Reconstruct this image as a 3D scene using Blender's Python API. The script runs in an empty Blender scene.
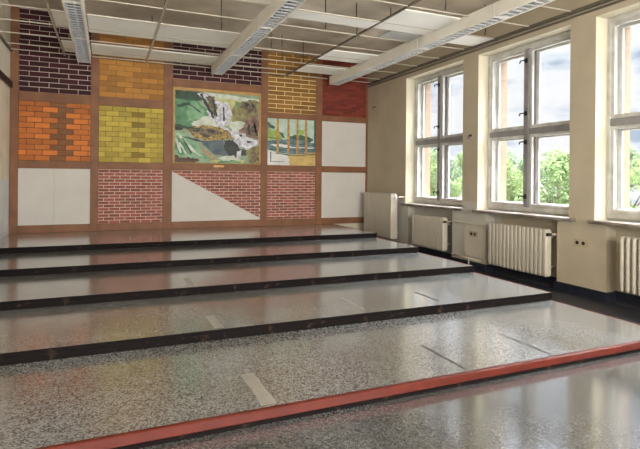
import bpy, math, random
from mathutils import Vector, Matrix
random.seed(7)
SC = bpy.context.scene
COL = SC.collection

# ------------------------------------------------------------------ camera
CAM_H = 1.313
cam = bpy.data.cameras.new('camera')
cam.sensor_width = 36.0
cam.lens = 498.34 / 640 * 36.0
cam.shift_y = -46.44 / 640
cam.clip_start = 0.05
cam.clip_end = 500
co = bpy.data.objects.new('camera', cam)
COL.objects.link(co)
co.matrix_world = (Matrix.Translation((0, 0, CAM_H)) @ Matrix.Rotation(math.radians(-23.1), 4, 'Z')
                   @ Matrix.Rotation(math.radians(90), 4, 'X') @ Matrix.Rotation(math.radians(0.506), 4, 'Z'))
SC.camera = co

# ------------------------------------------------------------------ world, light, exposure
SC.view_settings.view_transform = 'Standard'
SC.view_settings.look = 'None'
SC.view_settings.gamma = 1
SC.view_settings.use_curve_mapping = False
SC.view_settings.exposure = 0.68
SKY_HORIZON, SKY_TOP = 0.74, 46.0


def build_world():
    w = bpy.data.worlds.new('cloudy_sky')
    SC.world = w
    w.use_nodes = True
    nt = w.node_tree
    nt.nodes.clear()
    N = lambda t: nt.nodes.new(t)
    L = nt.links.new
    out = N('ShaderNodeOutputWorld'); bg = N('ShaderNodeBackground')
    tc = N('ShaderNodeTexCoord'); mp = N('ShaderNodeMapping')
    mp.inputs['Scale'].default_value = (1, 1, 2.2)
    mp.inputs['Location'].default_value = (3.1, 1.7, 0.4)
    L(tc.outputs['Generated'], mp.inputs['Vector'])
    nz = N('ShaderNodeTexNoise')
    nz.inputs['Scale'].default_value = 8.5
    nz.inputs['Detail'].default_value = 5
    nz.inputs['Roughness'].default_value = 0.5
    L(mp.outputs[0], nz.inputs['Vector'])
    cr = N('ShaderNodeValToRGB')
    e = cr.color_ramp.elements
    e[0].position = 0.40; e[0].color = (0.48, 0.58, 0.72, 1)
    e[1].position = 0.52; e[1].color = (0.95, 0.97, 1.0, 1)
    m = cr.color_ramp.elements.new(0.46); m.color = (0.76, 0.84, 0.93, 1)
    L(nz.outputs['Fac'], cr.inputs['Fac'])
    sp = N('ShaderNodeSeparateXYZ'); L(tc.outputs['Generated'], sp.inputs[0])
    mr = N('ShaderNodeMapRange')
    mr.interpolation_type = 'SMOOTHSTEP'
    mr.inputs['From Min'].default_value = 0.42
    mr.inputs['From Max'].default_value = 0.80
    mr.inputs['To Min'].default_value = SKY_HORIZON
    mr.inputs['To Max'].default_value = SKY_TOP
    L(sp.outputs['Z'], mr.inputs['Value'])
    L(cr.outputs['Color'], bg.inputs['Color'])
    L(mr.outputs[0], bg.inputs['Strength'])
    L(bg.outputs[0], out.inputs[0])


build_world()


def area(name, loc, rot, sx, sy, power, color=(1, 1, 1), portal=False):
    l = bpy.data.lights.new(name, 'AREA')
    l.shape = 'RECTANGLE'; l.size = sx; l.size_y = sy
    l.energy = power; l.color = color
    if portal:
        l.cycles.is_portal = True
    o = bpy.data.objects.new(name, l)
    COL.objects.link(o)
    o.location = loc; o.rotation_euler = rot
    return o


# fill lights added behind the camera to brighten the room evenly
REAR_Y = -3.0
for _x in (-0.2, 1.8, 3.8):
    area('rear_fill_light', (_x, REAR_Y - 0.45, 2.0), (math.radians(90), 0, 0), 1.55, 2.2, 150, (1.0, 0.99, 0.97))
# the windows on the right, as sky portals
WIN_Y = [(6.16, 7.75), (4.24, 5.83), (2.32, 3.915), (0.40, 1.995), (-1.52, 0.075)]
for _a, _b in WIN_Y:
    area('window_portal', (5.56, (_a + _b) / 2, 2.0), (0, math.radians(90), 0), 2.3, _b - _a, 1, portal=True)

# ------------------------------------------------------------------ materials
def srgb(r, g, b):
    f = lambda c: ((c / 255 + 0.055) / 1.055) ** 2.4 if c > 10.3 else c / 255 / 12.92
    return (f(r), f(g), f(b), 1)


def material(name, col, rough=0.6, metal=0.0, var=0.0, vscale=6.0, col2=None, bump=0.0, bscale=40.0, spec=0.5,
             vdetail=4.0, lo=0.35, hi=0.65):
    m = bpy.data.materials.new(name)
    m.use_nodes = True
    nt = m.node_tree
    b = nt.nodes['Principled BSDF']
    b.inputs['Roughness'].default_value = rough
    b.inputs['Metallic'].default_value = metal
    b.inputs['Specular IOR Level'].default_value = spec
    b.inputs['Base Color'].default_value = col
    tc = nt.nodes.new('ShaderNodeTexCoord')
    if col2 is not None or var > 0:
        nz = nt.nodes.new('ShaderNodeTexNoise')
        nz.inputs['Scale'].default_value = vscale
        nz.inputs['Detail'].default_value = vdetail
        nt.links.new(tc.outputs['Object'], nz.inputs['Vector'])
        cr = nt.nodes.new('ShaderNodeValToRGB')
        c2 = col2 if col2 is not None else tuple(min(1, c * (1 - var)) for c in col[:3]) + (1,)
        cr.color_ramp.elements[0].position = lo; cr.color_ramp.elements[0].color = c2
        cr.color_ramp.elements[1].position = hi; cr.color_ramp.elements[1].color = col
        nt.links.new(nz.outputs['Fac'], cr.inputs['Fac'])
        nt.links.new(cr.outputs['Color'], b.inputs['Base Color'])
    if bump > 0:
        n2 = nt.nodes.new('ShaderNodeTexNoise')
        n2.inputs['Scale'].default_value = bscale
        n2.inputs['Detail'].default_value = 3
        nt.links.new(tc.outputs['Object'], n2.inputs['Vector'])
        bp = nt.nodes.new('ShaderNodeBump')
        bp.inputs['Strength'].default_value = bump
        bp.inputs['Distance'].default_value = 0.01
        nt.links.new(n2.outputs['Fac'], bp.inputs['Height'])
        nt.links.new(bp.outputs['Normal'], b.inputs['Normal'])
    return m


def two_zone_wall(name, upper, lower, zsplit, cond_axis=None, cond_from=None, stain=0.12, flake=None):
    """painted wall: upper paint, lower paint below zsplit (optionally only beyond a coordinate), blotchy"""
    m = material(name, upper, 0.75, bump=0.15, bscale=14)
    nt = m.node_tree
    b = nt.nodes['Principled BSDF']
    L = nt.links.new
    geo = nt.nodes.new('ShaderNodeNewGeometry')
    sp = nt.nodes.new('ShaderNodeSeparateXYZ'); L(geo.outputs['Position'], sp.inputs[0])
    nz = nt.nodes.new('ShaderNodeTexNoise'); nz.inputs['Scale'].default_value = 3.0; nz.inputs['Detail'].default_value = 6
    L(geo.outputs['Position'], nz.inputs['Vector'])
    lt = nt.nodes.new('ShaderNodeMath'); lt.operation = 'LESS_THAN'
    ad = nt.nodes.new('ShaderNodeMath'); ad.operation = 'MULTIPLY_ADD'
    L(nz.outputs['Fac'], ad.inputs[0]); ad.inputs[1].default_value = 0.0 if flake is None else flake; ad.inputs[2].default_value = zsplit
    L(sp.outputs['Z'], lt.inputs[0]); L(ad.outputs[0], lt.inputs[1])
    fac = lt.outputs[0]
    if cond_axis:
        gt = nt.nodes.new('ShaderNodeMath'); gt.operation = 'GREATER_THAN'
        L(sp.outputs[cond_axis], gt.inputs[0]); gt.inputs[1].default_value = cond_from
        mu = nt.nodes.new('ShaderNodeMath'); mu.operation = 'MULTIPLY'
        L(fac, mu.inputs[0]); L(gt.outputs[0], mu.inputs[1]); fac = mu.outputs[0]
    mx = nt.nodes.new('ShaderNodeMix'); mx.data_type = 'RGBA'
    mx.inputs[6].default_value = upper; mx.inputs[7].default_value = lower
    L(fac, mx.inputs[0])
    cr = nt.nodes.new('ShaderNodeValToRGB')
    cr.color_ramp.elements[0].position = 0.3; cr.color_ramp.elements[0].color = (1 - stain, 1 - stain, 1 - stain * 1.2, 1)
    cr.color_ramp.elements[1].position = 0.62; cr.color_ramp.elements[1].color = (1, 1, 1, 1)
    L(nz.outputs['Fac'], cr.inputs['Fac'])
    m2 = nt.nodes.new('ShaderNodeMix'); m2.data_type = 'RGBA'; m2.blend_type = 'MULTIPLY'
    m2.inputs[0].default_value = 1
    L(mx.outputs[2], m2.inputs[6]); L(cr.outputs['Color'], m2.inputs[7])
    L(m2.outputs[2], b.inputs['Base Color'])
    return m


def floor_material(name, dark, light, rough, blotch):
    m = bpy.data.materials.new(name)
    m.use_nodes = True
    nt = m.node_tree; L = nt.links.new
    b = nt.nodes['Principled BSDF']
    geo = nt.nodes.new('ShaderNodeNewGeometry')
    sp1 = nt.nodes.new('ShaderNodeTexVoronoi'); sp1.inputs['Scale'].default_value = 125
    L(geo.outputs['Position'], sp1.inputs['Vector'])
    cr = nt.nodes.new('ShaderNodeValToRGB')
    cr.color_ramp.elements[0].position = 0.15; cr.color_ramp.elements[0].color = dark
    cr.color_ramp.elements[1].position = 0.75; cr.color_ramp.elements[1].color = light
    sr = nt.nodes.new('ShaderNodeSeparateColor'); L(sp1.outputs['Color'], sr.inputs[0]); L(sr.outputs[0], cr.inputs['Fac'])
    bl = nt.nodes.new('ShaderNodeTexNoise'); bl.inputs['Scale'].default_value = 1.3; bl.inputs['Detail'].default_value = 6
    L(geo.outputs['Position'], bl.inputs['Vector'])
    c2 = nt.nodes.new('ShaderNodeValToRGB')
    c2.color_ramp.elements[0].position = 0.33; c2.color_ramp.elements[0].color = blotch
    c2.color_ramp.elements[1].position = 0.62; c2.color_ramp.elements[1].color = (1, 1, 1, 1)
    L(bl.outputs['Fac'], c2.inputs['Fac'])
    mx = nt.nodes.new('ShaderNodeMix'); mx.data_type = 'RGBA'; mx.blend_type = 'MULTIPLY'; mx.inputs[0].default_value = 1
    L(cr.outputs['Color'], mx.inputs[6]); L(c2.outputs['Color'], mx.inputs[7])
    L(mx.outputs[2], b.inputs['Base Color'])
    mr = nt.nodes.new('ShaderNodeMapRange')
    mr.inputs['From Min'].default_value = 0.3; mr.inputs['From Max'].default_value = 0.7
    mr.inputs['To Min'].default_value = rough * 0.75; mr.inputs['To Max'].default_value = rough * 1.35
    L(bl.outputs['Fac'], mr.inputs['Value']); L(mr.outputs[0], b.inputs['Roughness'])
    b.inputs['Coat Weight'].default_value = 1.0; b.inputs['Coat IOR'].default_value = 1.75
    b.inputs['Coat Roughness'].default_value = rough * 0.85
    bp = nt.nodes.new('ShaderNodeBump'); bp.inputs['Strength'].default_value = 0.05; bp.inputs['Distance'].default_value = 0.004
    L(sp1.outputs['Distance'], bp.inputs['Height'])
    L(bp.outputs['Normal'], b.inputs['Normal'])
    return m


def glass_material():
    m = bpy.data.materials.new('window_glass')
    m.use_nodes = True
    nt = m.node_tree; nt.nodes.clear(); L = nt.links.new
    out = nt.nodes.new('ShaderNodeOutputMaterial')
    tr = nt.nodes.new('ShaderNodeBsdfTransparent'); tr.inputs['Color'].default_value = (0.985, 0.985, 0.985, 1)
    gl = nt.nodes.new('ShaderNodeBsdfGlossy'); gl.inputs['Roughness'].default_value = 0.02
    fr = nt.nodes.new('ShaderNodeFresnel'); ge = nt.nodes.new('ShaderNodeNewGeometry'); mr = nt.nodes.new('ShaderNodeMapRange')
    mr.inputs['To Min'].default_value = 1.38; mr.inputs['To Max'].default_value = 1 / 1.38
    L(ge.outputs['Backfacing'], mr.inputs['Value']); L(mr.outputs[0], fr.inputs['IOR'])
    mx = nt.nodes.new('ShaderNodeMixShader')
    L(fr.outputs[0], mx.inputs[0]); L(tr.outputs[0], mx.inputs[1]); L(gl.outputs[0], mx.inputs[2])
    L(mx.outputs[0], out.inputs[0])
    return m


def leaf_material(name, col, col2):
    m = bpy.data.materials.new(name)
    m.use_nodes = True
    nt = m.node_tree; nt.nodes.clear(); L = nt.links.new
    out = nt.nodes.new('ShaderNodeOutputMaterial')
    geo = nt.nodes.new('ShaderNodeNewGeometry')
    nz = nt.nodes.new('ShaderNodeTexNoise'); nz.inputs['Scale'].default_value = 0.9; nz.inputs['Detail'].default_value = 3
    L(geo.outputs['Position'], nz.inputs['Vector'])
    cr = nt.nodes.new('ShaderNodeValToRGB')
    cr.color_ramp.elements[0].position = 0.35; cr.color_ramp.elements[0].color = col2
    cr.color_ramp.elements[1].position = 0.65; cr.color_ramp.elements[1].color = col
    L(nz.outputs['Fac'], cr.inputs['Fac'])
    df = nt.nodes.new('ShaderNodeBsdfDiffuse'); tl = nt.nodes.new('ShaderNodeBsdfTranslucent')
    L(cr.outputs[0], df.inputs['Color']); L(cr.outputs[0], tl.inputs['Color'])
    mx = nt.nodes.new('ShaderNodeMixShader'); mx.inputs[0].default_value = 0.35
    L(df.outputs[0], mx.inputs[1]); L(tl.outputs[0], mx.inputs[2]); L(mx.outputs[0], out.inputs[0])
    return m


M = {}
M['wall_right'] = two_zone_wall('tan_wall_paint', srgb(182, 169, 146), srgb(188, 183, 171), 0.985, 'Y', 5.5, 0.10)
M['jamb'] = material('cream_jamb', srgb(206, 197, 172), 0.6, var=0.08, vscale=5)
M['wall_left'] = two_zone_wall('cream_wall_paint', srgb(250, 242, 220), srgb(240, 242, 243), 1.22, None, None, 0.14, 0.06)
M['wall_plain'] = material('plain_wall_paint', srgb(205, 196, 172), 0.75, var=0.1, vscale=2)
M['concrete'] = material('ceiling_concrete', srgb(216, 204, 186), 0.9, col2=srgb(178, 165, 147), vscale=1.6, vdetail=8, bump=0.3, bscale=25)
M['exterior'] = material('exterior_reveal', srgb(122, 100, 78), 0.8, var=0.1)
M['tread'] = floor_material('speckled_linoleum', srgb(84, 85, 84), srgb(154, 155, 154), 0.18, (0.80, 0.76, 0.70, 1))
M['floor'] = floor_material('speckled_floor', srgb(62, 63, 63), srgb(106, 107, 107), 0.13, (0.80, 0.78, 0.74, 1))
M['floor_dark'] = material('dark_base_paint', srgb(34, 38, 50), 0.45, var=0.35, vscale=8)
M['riser'] = material('worn_black_riser', srgb(62, 46, 38), 0.65, col2=srgb(20, 15, 14), vscale=13, bump=0.2, spec=0.1, lo=.60, hi=.72)
M['riser_chip'] = material('bare_chipped_edge', srgb(120, 96, 78), 0.7)
M['red'] = material('red_nosing_paint', srgb(96, 35, 22), 0.4, col2=srgb(84, 30, 20), vscale=9, bump=0.1, spec=.35)
M['scuff_light'] = material('pale_scuff', srgb(158, 154, 145), 0.3, var=0.15, vscale=20)
M['scuff_dark'] = material('dark_slot', srgb(70, 66, 60), 0.5, var=0.2, vscale=20)
M['timber'] = material('brown_timber_paint', srgb(134, 88, 54), 0.6, col2=srgb(116, 74, 44), vscale=4, bump=0.1)
M['gold'] = material('ochre_frame', srgb(186, 142, 72), 0.5, var=0.2, vscale=10)
M['plaster'] = material('white_plaster_board', srgb(206, 201, 192), 0.75, var=0.06, vscale=3)
M['metal'] = material('grid_metal', srgb(196, 188, 170), 0.5, metal=0.2, var=0.1, vscale=12)
M['metal_dark'] = material('dark_grid_metal', srgb(112, 104, 92), 0.5, metal=0.3, var=0.2, vscale=12)
M['tile'] = material('ceiling_tile_white', srgb(240, 237, 228), 0.8, var=0.04, vscale=3)
M['wire'] = material('hanger_wire', srgb(50, 44, 38), 0.6, metal=0.3)
M['lamp'] = material('lamp_housing_enamel', srgb(232, 227, 214), 0.45, var=0.06, vscale=5)
M['lamp_in'] = material('lamp_inner_dark', srgb(58, 58, 58), 0.5)
M['louver'] = material('louver_aluminium', srgb(226, 228, 232), 0.3, metal=0.35, var=0.25, vscale=30)
M['tube'] = material('fluorescent_tube_off', srgb(225, 225, 220), 0.3)
M['radiator'] = material('radiator_enamel', srgb(188, 179, 162), 0.4, var=0.07, vscale=5)
M['valve'] = material('dark_valve', srgb(60, 50, 44), 0.4, metal=0.6)
M['pipe'] = material('painted_pipe', srgb(196, 186, 166), 0.5)
M['rust'] = material('brown_pipe', srgb(86, 58, 44), 0.6, var=0.2)
M['white_handle'] = material('white_plastic', srgb(235, 235, 228), 0.4)
M['frame'] = material('window_frame_paint', srgb(198, 196, 191), 0.5, col2=srgb(174, 170, 161), vscale=7)
M['frame_dark'] = material('shaded_frame', srgb(140, 136, 136), 0.55, var=0.2, vscale=8)  # frame colour darkened with the mullion's shade; the transom shares it
M['sill'] = material('stone_sill', srgb(150, 138, 124), 0.45, col2=srgb(96, 86, 80), vscale=5)
M['latch'] = material('dark_latch', srgb(38, 38, 44), 0.4, metal=0.5)
M['glass'] = glass_material()
M['socket_plate'] = material('tan_socket_plate', srgb(176, 160, 132), 0.5)
M['socket_hole'] = material('dark_socket', srgb(36, 32, 30), 0.6)
M['ground_bounce'] = material('pale_bounce_ground', (0.15, 0.14, 0.125, 1), 0.9, var=0.4, vscale=1)  # yard ground made pale and warm to bounce light onto the ceiling
M['bark'] = material('bark', (0.06, 0.045, 0.03, 1), 0.9)
M['rail'] = material('dark_wood_rail', srgb(66, 44, 36), 0.5)


# ------------------------------------------------------------------ mesh helpers
class MB:
    def __init__(self):
        self.v = []; self.f = []; self.mi = []

    def face(self, pts, mi=0):
        i = len(self.v)
        self.v += [tuple(p) for p in pts]
        self.f.append(tuple(range(i, i + len(pts)))); self.mi.append(mi)

    def box(self, x0, x1, y0, y1, z0, z1, mi=0, bev=0.0):
        if x0 > x1: x0, x1 = x1, x0
        if y0 > y1: y0, y1 = y1, y0
        if z0 > z1: z0, z1 = z1, z0
        if bev <= 0:
            i = len(self.v)
            self.v += [(x0, y0, z0), (x1, y0, z0), (x1, y1, z0), (x0, y1, z0), (x0, y0, z1), (x1, y0, z1), (x1, y1, z1), (x0, y1, z1)]
            for q in ((0, 3, 2, 1), (4, 5, 6, 7), (0, 1, 5, 4), (1, 2, 6, 5), (2, 3, 7, 6), (3, 0, 4, 7)):
                self.f.append(tuple(i + k for k in q)); self.mi.append(mi)
            return self
        b = min(bev, (x1 - x0) * .45, (y1 - y0) * .45, (z1 - z0) * .45)
        i = len(self.v)
        xs = (x0, x1); ys = (y0, y1); zs = (z0, z1)
        idx = {}
        for a in (0, 1):
            for c in (0, 1):
                for d in (0, 1):
                    sx = b if a == 0 else -b; sy = b if c == 0 else -b; sz = b if d == 0 else -b
                    for ax in range(3):
                        p = [xs[a] + sx, ys[c] + sy, zs[d] + sz]
                        p[ax] = (xs[a], ys[c], zs[d])[ax]
                        idx[(a, c, d, ax)] = len(self.v); self.v.append(tuple(p))
        def add(q):
            self.f.append(tuple(q)); self.mi.append(mi)
        for s in (0, 1):
            add([idx[(s, a, c, 0)] for a, c in ((0, 0), (1, 0), (1, 1), (0, 1))])
            add([idx[(a, s, c, 1)] for a, c in ((0, 0), (1, 0), (1, 1), (0, 1))])
            add([idx[(a, c, s, 2)] for a, c in ((0, 0), (1, 0), (1, 1), (0, 1))])
        for a in (0, 1):
            for c in (0, 1):
                add([idx[(a, c, 0, 0)], idx[(a, c, 0, 1)], idx[(a, c, 1, 1)], idx[(a, c, 1, 0)]])
                add([idx[(a, 0, c, 0)], idx[(a, 0, c, 2)], idx[(a, 1, c, 2)], idx[(a, 1, c, 0)]])
                add([idx[(0, a, c, 1)], idx[(0, a, c, 2)], idx[(1, a, c, 2)], idx[(1, a, c, 1)]])
                for d in (0, 1):
                    add([idx[(a, c, d, 0)], idx[(a, c, d, 1)], idx[(a, c, d, 2)]])
        return self

    def tube(self, pts, r, n=10, mi=0, caps=True):
        pts = [Vector(p) for p in pts]
        rings = []
        for k, p in enumerate(pts):
            if k == 0: t = pts[1] - pts[0]
            elif k == len(pts) - 1: t = pts[-1] - pts[-2]
            else: t = (pts[k + 1] - p).normalized() + (p - pts[k - 1]).normalized()
            t.normalize()
            u = t.cross(Vector((0, 0, 1)))
            if u.length < 1e-3: u = t.cross(Vector((1, 0, 0)))
            u.normalize(); w = t.cross(u)
            rr = r[k] if isinstance(r, (list, tuple)) else r
            i = len(self.v)
            for j in range(n):
                a = 2 * math.pi * j / n
                self.v.append(tuple(p + u * (rr * math.cos(a)) + w * (rr * math.sin(a))))
            rings.append(i)
        for a, b in zip(rings, rings[1:]):
            for j in range(n):
                self.f.append((a + j, a + (j + 1) % n, b + (j + 1) % n, b + j)); self.mi.append(mi)
        if caps:
            self.f.append(tuple(rings[0] + j for j in reversed(range(n)))); self.mi.append(mi)
            self.f.append(tuple(rings[-1] + j for j in range(n))); self.mi.append(mi)
        return self

    def loft(self, rings, mi=0):
        """rings: list of equally long closed point loops"""
        n = len(rings[0]); st = []
        for r in rings:
            st.append(len(self.v)); self.v += [tuple(p) for p in r]
        for a, b in zip(st, st[1:]):
            for j in range(n):
                self.f.append((a + j, a + (j + 1) % n, b + (j + 1) % n, b + j)); self.mi.append(mi)
        self.f.append(tuple(st[0] + j for j in reversed(range(n)))); self.mi.append(mi)
        self.f.append(tuple(st[-1] + j for j in range(n))); self.mi.append(mi)
        return self

    def build(self, name, mats, parent=None, loc=(0, 0, 0), smooth=False, recalc=True):
        if not isinstance(mats, (list, tuple)): mats = [mats]
        me = bpy.data.meshes.new(name)
        lx, ly, lz = loc
        me.from_pydata([(x - lx, y - ly, z - lz) for x, y, z in self.v], [], self.f)
        for m in mats: me.materials.append(m)
        for p, k in zip(me.polygons, self.mi):
            p.material_index = k
            p.use_smooth = smooth
        if recalc:
            import bmesh
            bm = bmesh.new(); bm.from_mesh(me)
            bmesh.ops.recalc_face_normals(bm, faces=bm.faces)
            bm.to_mesh(me); bm.free()
        me.update()
        o = bpy.data.objects.new(name, me)
        COL.objects.link(o)
        if parent is not None:
            o.parent = parent
        else:
            o.location = loc
        return o


def tag(o, label, cat, group=None, kind=None):
    if label: o['label'] = label
    if cat: o['category'] = cat
    if group: o['group'] = group
    if kind: o['kind'] = kind
    return o


def thing(name, label, cat, loc, group=None):
    o = bpy.data.objects.new(name, None)
    o.empty_display_size = 0.1
    COL.objects.link(o)
    o.location = loc
    return tag(o, label, cat, group)


def struct(name, mb, mats, label=None, loc=(0, 0, 0)):
    o = mb.build(name, mats, None, loc)
    o['kind'] = 'structure'
    if label: o['label'] = label; o['category'] = name.split('_')[0]
    return o


# ------------------------------------------------------------------ the room
XL, XR, YB, YR = -1.435, 5.0, 9.239, REAR_Y
ZG = 3.285            # suspended grid
ZS, ZS2 = 3.745, 4.0  # slab soffits
XSTEP = -0.33

struct('floor', MB().box(XL - .2, XR + .5, YR - .3, YB + .3, -0.25, 0.0), M['floor'], 'speckled grey floor in front of the lowest platform step')

mb = MB()
mb.box(XSTEP, XR + .5, YR - .3, YB + .3, ZS, ZS + .4)
mb.box(XL - .2, XSTEP, YR - .3, YB + .3, ZS2, ZS + .4)
struct('ceiling', mb, M['concrete'], 'bare brown grey concrete slab above the open ceiling grid')

struct('wall_back', MB().box(XL - .2, XR + .5, YB, YB + .3, 0, ZS2), M['wall_plain'], 'end wall behind the brown timber frame and brick panels')
struct('wall_left', MB().box(XL - .2, XL, YR - .3, YB, 0, ZS2), M['wall_left'], 'cream left wall with pale peeling lower paint')

# right wall with deep window recesses and radiator niches
SILL_Z, LINT_Z = 0.87, 3.146
NICHES = [(6.40, 7.67), (4.41, 5.64), (2.47, 3.763), (0.55, 1.84), (-1.37, -0.08)]
mb = MB()
ys = YR - .3
for (a, b) in sorted(NICHES):
    mb.box(XR, XR + .5, ys, a, 0, 0.84)
    mb.box(XR + .15, XR + .5, a, b, 0, 0.84)
    ys = b
mb.box(XR, XR + .5, ys, YB + .3, 0, 0.84)
mb.box(XR, XR + .5, YR - .3, YB + .3, 0.84, SILL_Z - 0.001)
ys = YR - .3
for (a, b) in sorted(WIN_Y):
    mb.box(XR, XR + .5, ys, a, SILL_Z - 0.001, LINT_Z)
    ys = b
mb.box(XR, XR + .5, ys, YB + .3, SILL_Z - 0.001, LINT_Z)
mb.box(XR, XR + .5, YR - .3, YB + .3, LINT_Z, ZS2)
struct('wall_right', mb, M['wall_right'], 'tan wall with three tall windows and radiator niches')

# unseen rear wall, with three tall openings added for the fill lights
mb = MB()
ops = [(-1.0, .6), (1.0, 2.6), (3.0, 4.6)]
xs = XL - .2
for a, b in ops:
    mb.box(xs, a, YR - .3, YR, 0, ZS2); mb.box(a, b, YR - .3, YR, 0, .87); mb.box(a, b, YR - .3, YR, 3.15, ZS2); xs = b
mb.box(xs, XR + .5, YR - .3, YR, 0, ZS2)
struct('wall_rear', mb, M['wall_plain'])

# jamb and head linings of the recesses: a lighter cream than the tan wall
for i, (a, b) in enumerate(WIN_Y):
    n = i + 1
    zl, zh = SILL_Z, LINT_Z
    mb = MB()
    t = 0.006
    mb.box(XR + .001, XR + .21, b - t, b, zl, zh)
    mb.box(XR + .001, XR + .21, a, a + t, zl, zh)
    mb.box(XR + .001, XR + .21, a, b, zh - t, zh)
    # outer reveal
    mb.box(XR + .38, XR + .5, b - t - .05, b, zl, zh, 1)
    mb.box(XR + .38, XR + .5, a, a + t + .05, zl, zh, 1)
    mb.box(XR + .38, XR + .5, a, b, zh - t, zh, 1)
    mb.box(XR + .21, XR + .5, a, b, zl - .002, zl + .022, 2)
    w = struct('window_%d' % n, mb, [M['jamb'], M['exterior'], M['frame']],
               ['tall window at the far end of the right wall, above the middle low radiator',
                'second window on the right wall, complete in the middle of the three',
                'nearest window, cut off by the right edge of the photo'][i] if i < 3 else None)
    w['category'] = 'window'
    x0, x1 = XR + .18, XR + .24
    ym = (a + b) / 2 + .04
    zt0, zt1 = 1.925, 2.005
    # fixed frame
    fr = MB()
    fr.box(x0, x1 + .1, a + t, a + .05, zl + .02, zh - t, 0, .004)
    fr.box(x0, x1 + .1, b - .05, b - t, zl + .02, zh - t, 0, .004)
    fr.box(x0, x1 + .1, a + .05, b - .05, zl + .02, zl + .075, 0, .004)
    fr.box(x0, x1 + .1, a + .05, b - .05, zh - .07, zh - t, 0, .004)
    fr.build('window_frame', M['frame'], w)
    mu = MB()
    mu.box(x0 - .012, x0 + .052, ym - .036, ym + .036, zl + .075, zh - .07, 0, .006)
    mu.box(x0 + .051, x1 + .062, ym - .012, ym + .012, zl + .075, zh - .07)
    mu.box(x1 + .06, x1 + .1, ym - .036, ym + .036, zl + .075, zh - .07, 0, .006)
    mu.build('mullion', M['frame_dark'], w)
    tr = MB()
    for q0, q1 in ((a + .05, ym - .036), (ym + .036, b - .05)):
        tr.box(x0 - .006, x0 + .052, q0, q1, zt0, zt1, 0, .006)
        tr.box(x0 + .051, x1 + .062, q0, q1, (zt0 + zt1) / 2 - .012, (zt0 + zt1) / 2 + .012)
        tr.box(x1 + .06, x1 + .1, q0, q1, zt0, zt1, 0, .006)
    tr.build('transom', M['frame_dark'], w)
    for (ya, yb_, sy) in ((a + .05, ym - .036, -1), (ym + .036, b - .05, 1)):
        for (za, zb_) in ((zl + .075, zt0), (zt1, zh - .07)):
            for k, (xa, xb, sw) in enumerate(((x0 + .012, x0 + .05, .038), (x1 + .065, x1 + .098, .05))):
                s = MB()
                s.box(xa, xb, ya, ya + sw, za, zb_, 0, .004)
                s.box(xa, xb, yb_ - sw, yb_, za, zb_, 0, .004)
                s.box(xa, xb, ya + sw, yb_ - sw, za, za + sw + .01, 0, .004)
                s.box(xa, xb, ya + sw, yb_ - sw, zb_ - sw, zb_, 0, .004)
                so = s.build('casement', M['frame'], w)
                xm = (xa + xb) / 2
                MB().box(xm - .0015, xm + .0015, ya + sw - .004, yb_ - sw + .004, za + sw + .006, zb_ - sw + .004).build('pane', M['glass'], so)
    # latches on the mullion
    for zc in (zl + .22, zt0 - .105, zt1 + .2, zh - .23):
        h = MB()
        h.box(x0 - .022, x0 - .012, ym - .022, ym + .03, zc - .03, zc + .03, 0, .003)
        h.tube([(x0 - .03, ym, zc), (x0 - .042, ym + .03, zc + .005), (x0 - .045, ym + .075, zc + .004), (x0 - .04, ym + .095, zc - .025)], .009, 8)
        h.build('latch', M['latch'], w)
    # sill board
    sb = MB()
    sb.box(XR - .075, XR + .185, a - .09, b + .03, SILL_Z - .035, SILL_Z, 0, .006)
    sb.build('window_sill', M['sill'], w)

# dark painted base along the right wall and round the niches
mb = MB()
prof = sorted(NICHES)
ys = YR
for (a, b) in prof:
    mb.box(XR - .022, XR - .001, ys, a + .0, 0.001, .095)
    mb.box(XR - .022, XR + .128, a, a + .021, 0.001, .095)
    mb.box(XR - .022, XR + .128, b - .021, b, 0.001, .095)
    mb.box(XR + .128, XR + .149, a, b, 0.001, .105)
    ys = b
mb.box(XR - .022, XR - .001, ys, YB - .03, 0.001, .095)
struct('baseboard_right', mb, M['floor_dark'], 'dark painted skirting along the foot of the window wall')
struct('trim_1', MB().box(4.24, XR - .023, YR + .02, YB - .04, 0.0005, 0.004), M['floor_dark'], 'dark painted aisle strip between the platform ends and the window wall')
struct('trim_2', MB().box(XR - .03, XR - .001, YR + .01, YB - .05, ZG - .03, ZG + .012).box(XR - .012, XR - .001, YR + .01, YB - .05, ZG - .075, ZG - .05), M['metal_dark'], 'dark edge angle of the ceiling grid above the windows')
struct('trim_3', MB().box(XL + .001, XL + .03, YR + .01, YB - .05, ZG - .015, ZG + .02), M['metal_dark'], 'edge angle of the ceiling grid along the left wall')
struct('trim_4', MB().box(XL + .001, XL + .04, 5.0, YB - .05, 2.70, 2.80, 0, .005), M['rail'], 'dark wooden rail high on the left wall')

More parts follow.
